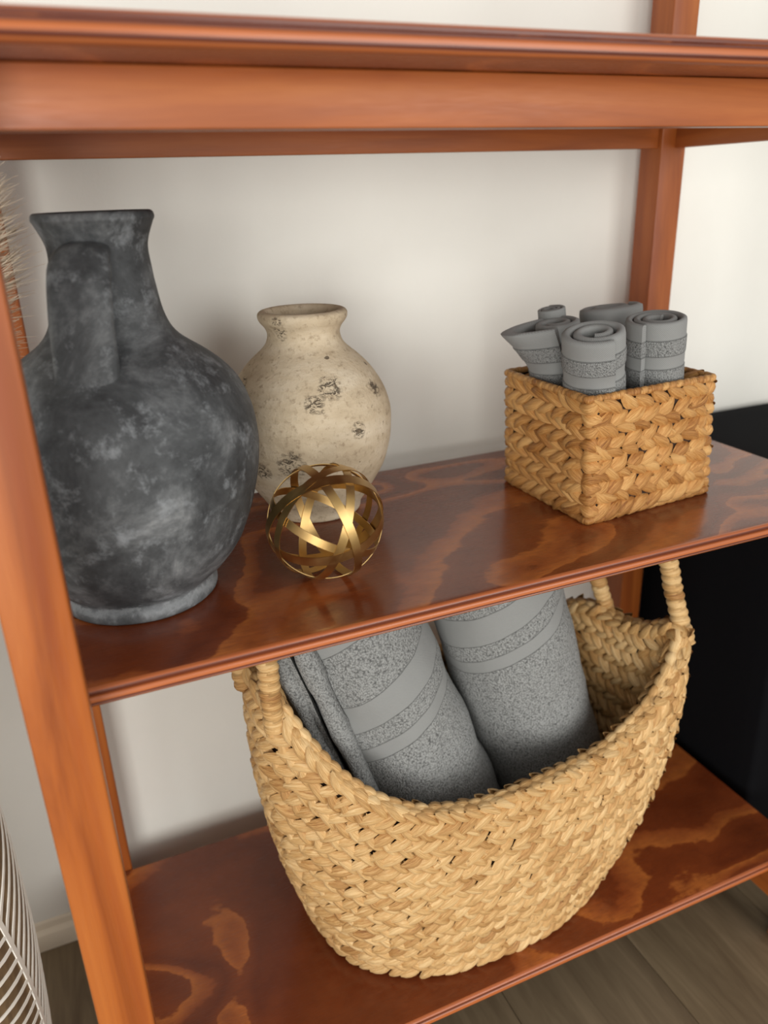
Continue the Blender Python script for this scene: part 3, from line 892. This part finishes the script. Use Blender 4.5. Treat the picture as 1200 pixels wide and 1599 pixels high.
ham = thing('laundry_hamper', 'tall black fabric hamper standing on the floor right of the shelving unit', 'hamper', HO)
MB = mat_black()
soft_box('body', 2.51, 3.35, 1.95, 2.78, ZF, -1.10, MB, ham, HO)
soft_box('lid', 2.495, 3.365, 1.935, 2.795, -1.10, -1.04, MB, ham, HO)

# ------------------------------------------------------------------ carved floor vase with pampas grass, left edge
def mat_brown():
    n = NT('brown_washed_wood')
    g = n.noise(n.coord('Object', (30, 30, 3)), 3, 5, .65, .5)
    c = n.ramp(g, [(.3, srgb(92, 74, 52)), (.55, srgb(124, 102, 72)), (.8, srgb(156, 132, 98))])
    return n.out(c, .6, n.bump(g, .3, .001))
FV = (-.66, 2.16); FVz = ZF
fvo = (FV[0], FV[1], ZF)
fv = thing('floor_vase', 'tall brown floor vase carved with white leaf lines, at the left edge beside the shelf', 'vase', fvo)
fprof = smooth_prof([(.22, ZF), (.235, ZF+.01), (.262, -2.75), (.285, -2.5), (.302, -2.2), (.305, -2.0), (.302, -1.75), (.290, -1.52), (.262, -1.36), (.20, -1.24), (.13, -1.18), (.115, -1.12), (.14, -1.06), (.13, -1.05), (.10, -1.11), (.1, -1.2), (.18, -1.34), (.25, -1.7), (.25, -2.4), (.15, -2.8)], 6)
lathe('body', fprof, FV, mat_brown(), fv, fvo, 96)
outer = [p for p in fprof if p[1] <= -1.18][:66]
outer = sorted({round(z, 4): r for r, z in fprof[:60]}.items())
def frad(z):
    for (z0, r0), (z1, r1) in zip(outer, outer[1:]):
        if z0 <= z <= z1: return r0+(r1-r0)*(z-z0)/(z1-z0+1e-9)
    return outer[-1][1]
MW = mat_plain('white_inlay', srgb(242, 238, 228), .6, 80, .05)
def inlay(pts, w0, w1, part='inlay_line'):
    """pts (angle, z) on the vase surface; raised flat strip"""
    P = []
    for a, z in pts:
        r = frad(z); P.append(Vector((FV[0]+r*math.cos(a), FV[1]+r*math.sin(a), z)))
    vs, fs, n = [], [], len(P)
    for i, p in enumerate(P):
        t = (P[min(i+1, n-1)]-P[max(i-1, 0)]).normalized(); N = Vector((p.x-FV[0], p.y-FV[1], 0)).normalized(); s_ = t.cross(N).normalized()
        w_ = w0+(w1-w0)*i/(n-1)
        for (a, b) in ((-1, -.004), (-.8, .004), (.8, .004), (1, -.004)): vs.append(tuple(p+s_*w_*a+N*b))
    for i in range(n-1):
        for j in range(4):
            j2 = (j+1) % 4; fs.append((i*4+j, i*4+j2, (i+1)*4+j2, (i+1)*4+j))
    fs += [(0, 1, 2, 3), tuple((n-1)*4+j for j in (3, 2, 1, 0))]
    fix(mk(part, vs, fs, MW, fv, fvo), sharp=50)
aC = math.atan2(-FV[1], -FV[0])
for leaf in range(3):
    base_a = math.radians(-50)+leaf*2*PI/3
    vein = lambda k: (base_a+math.radians(46)*k, -1.40-1.42*k)
    inlay([vein(k/24) for k in range(25)], .0080, .010, 'leaf_vein')
    for q in range(1, 25):
        k = q/25; a, z = vein(k)
        top_ = min(.44, -1.24-z)
        inlay([(a+1.15*t**1.2, z+top_*t) for t in [i/11 for i in range(12)]], .0066, .0045)
        inlay([(a-.95*t, z-.045*t+.05*t*t) for t in [i/7 for i in range(8)]], .0082, .0060)

# pampas plume hanging toward the shelf (stands in the vase, a thing of its own)
def mat_pampas():
    n = NT('dry_pampas'); a = n.noise(n.coord(), 60, 2, .5)
    return n.out(n.mix(a, srgb(206, 184, 156), srgb(236, 222, 202)), .8, None, Specular_IOR_Level=.2)
pa = thing('pampas_grass', 'dried beige pampas plume reaching in at the left edge above the dark jug', 'dried grass', (FV[0], FV[1], -1.9))
po = (FV[0], FV[1], -1.9)
MP = mat_pampas()
stem = [Vector(p) for p in smooth_prof([(FV[0], FV[1], -2.6), (FV[0]+.015, FV[1], -1.9), (-.66, 2.16, -1.12), (-.56, 2.18, -.80), (-.33, 2.2, -.55), (-.18, 2.2, -.38), (-.135, 2.2, -.24), (-.12, 2.2, -.10), (-.12, 2.2, .04), (-.14, 2.2, .16)], 6)]
v_, f_, u_ = tube(stem, lambda i, a: .007*(1-.6*i/len(stem)), 6)
mk('stem', v_, f_, MP, pa, po)
rr = random.Random(4); V, F = [], []
pl = stem[-24:]
for h in range(3200):
    k = rr.random(); i = min(int(k*(len(pl)-1)), len(pl)-2); p = pl[i].lerp(pl[i+1], rr.random()); t = (pl[i+1]-pl[i]).normalized()
    d = Vector((rr.gauss(0, 1), rr.gauss(0, 1), rr.gauss(0, 1))); d = (d-t*d.dot(t)).normalized()
    d = (d*.9+t*rr.uniform(.3, 1.1)).normalized(); L_ = rr.uniform(.05, .15)*(.6+.6*math.sin(PI*min(1, .15+k*.85))); w_ = .0015
    s_ = d.cross(Vector((rr.random(), rr.random(), 1))).normalized(); b0 = len(V)
    droop = Vector((0, 0, -.012)); 
    q0, q1, q2 = p, p+d*L_*.5+droop*.3, p+d*L_+droop
    s2_ = d.cross(s_)
    for q, ww in ((q0, w_), (q1, w_*.9), (q2, w_*.3)):
        V += [tuple(q+s_*ww), tuple(q-s_*ww*.5+s2_*ww*.8), tuple(q-s_*ww*.5-s2_*ww*.8)]
    for r_ in (0, 1):
        for j in range(3):
            j2 = (j+1) % 3; F.append((b0+r_*3+j, b0+r_*3+j2, b0+r_*3+3+j2, b0+r_*3+3+j))
o = mk('plume', V, F, MP, pa, po); o['kind'] = 'stuff'
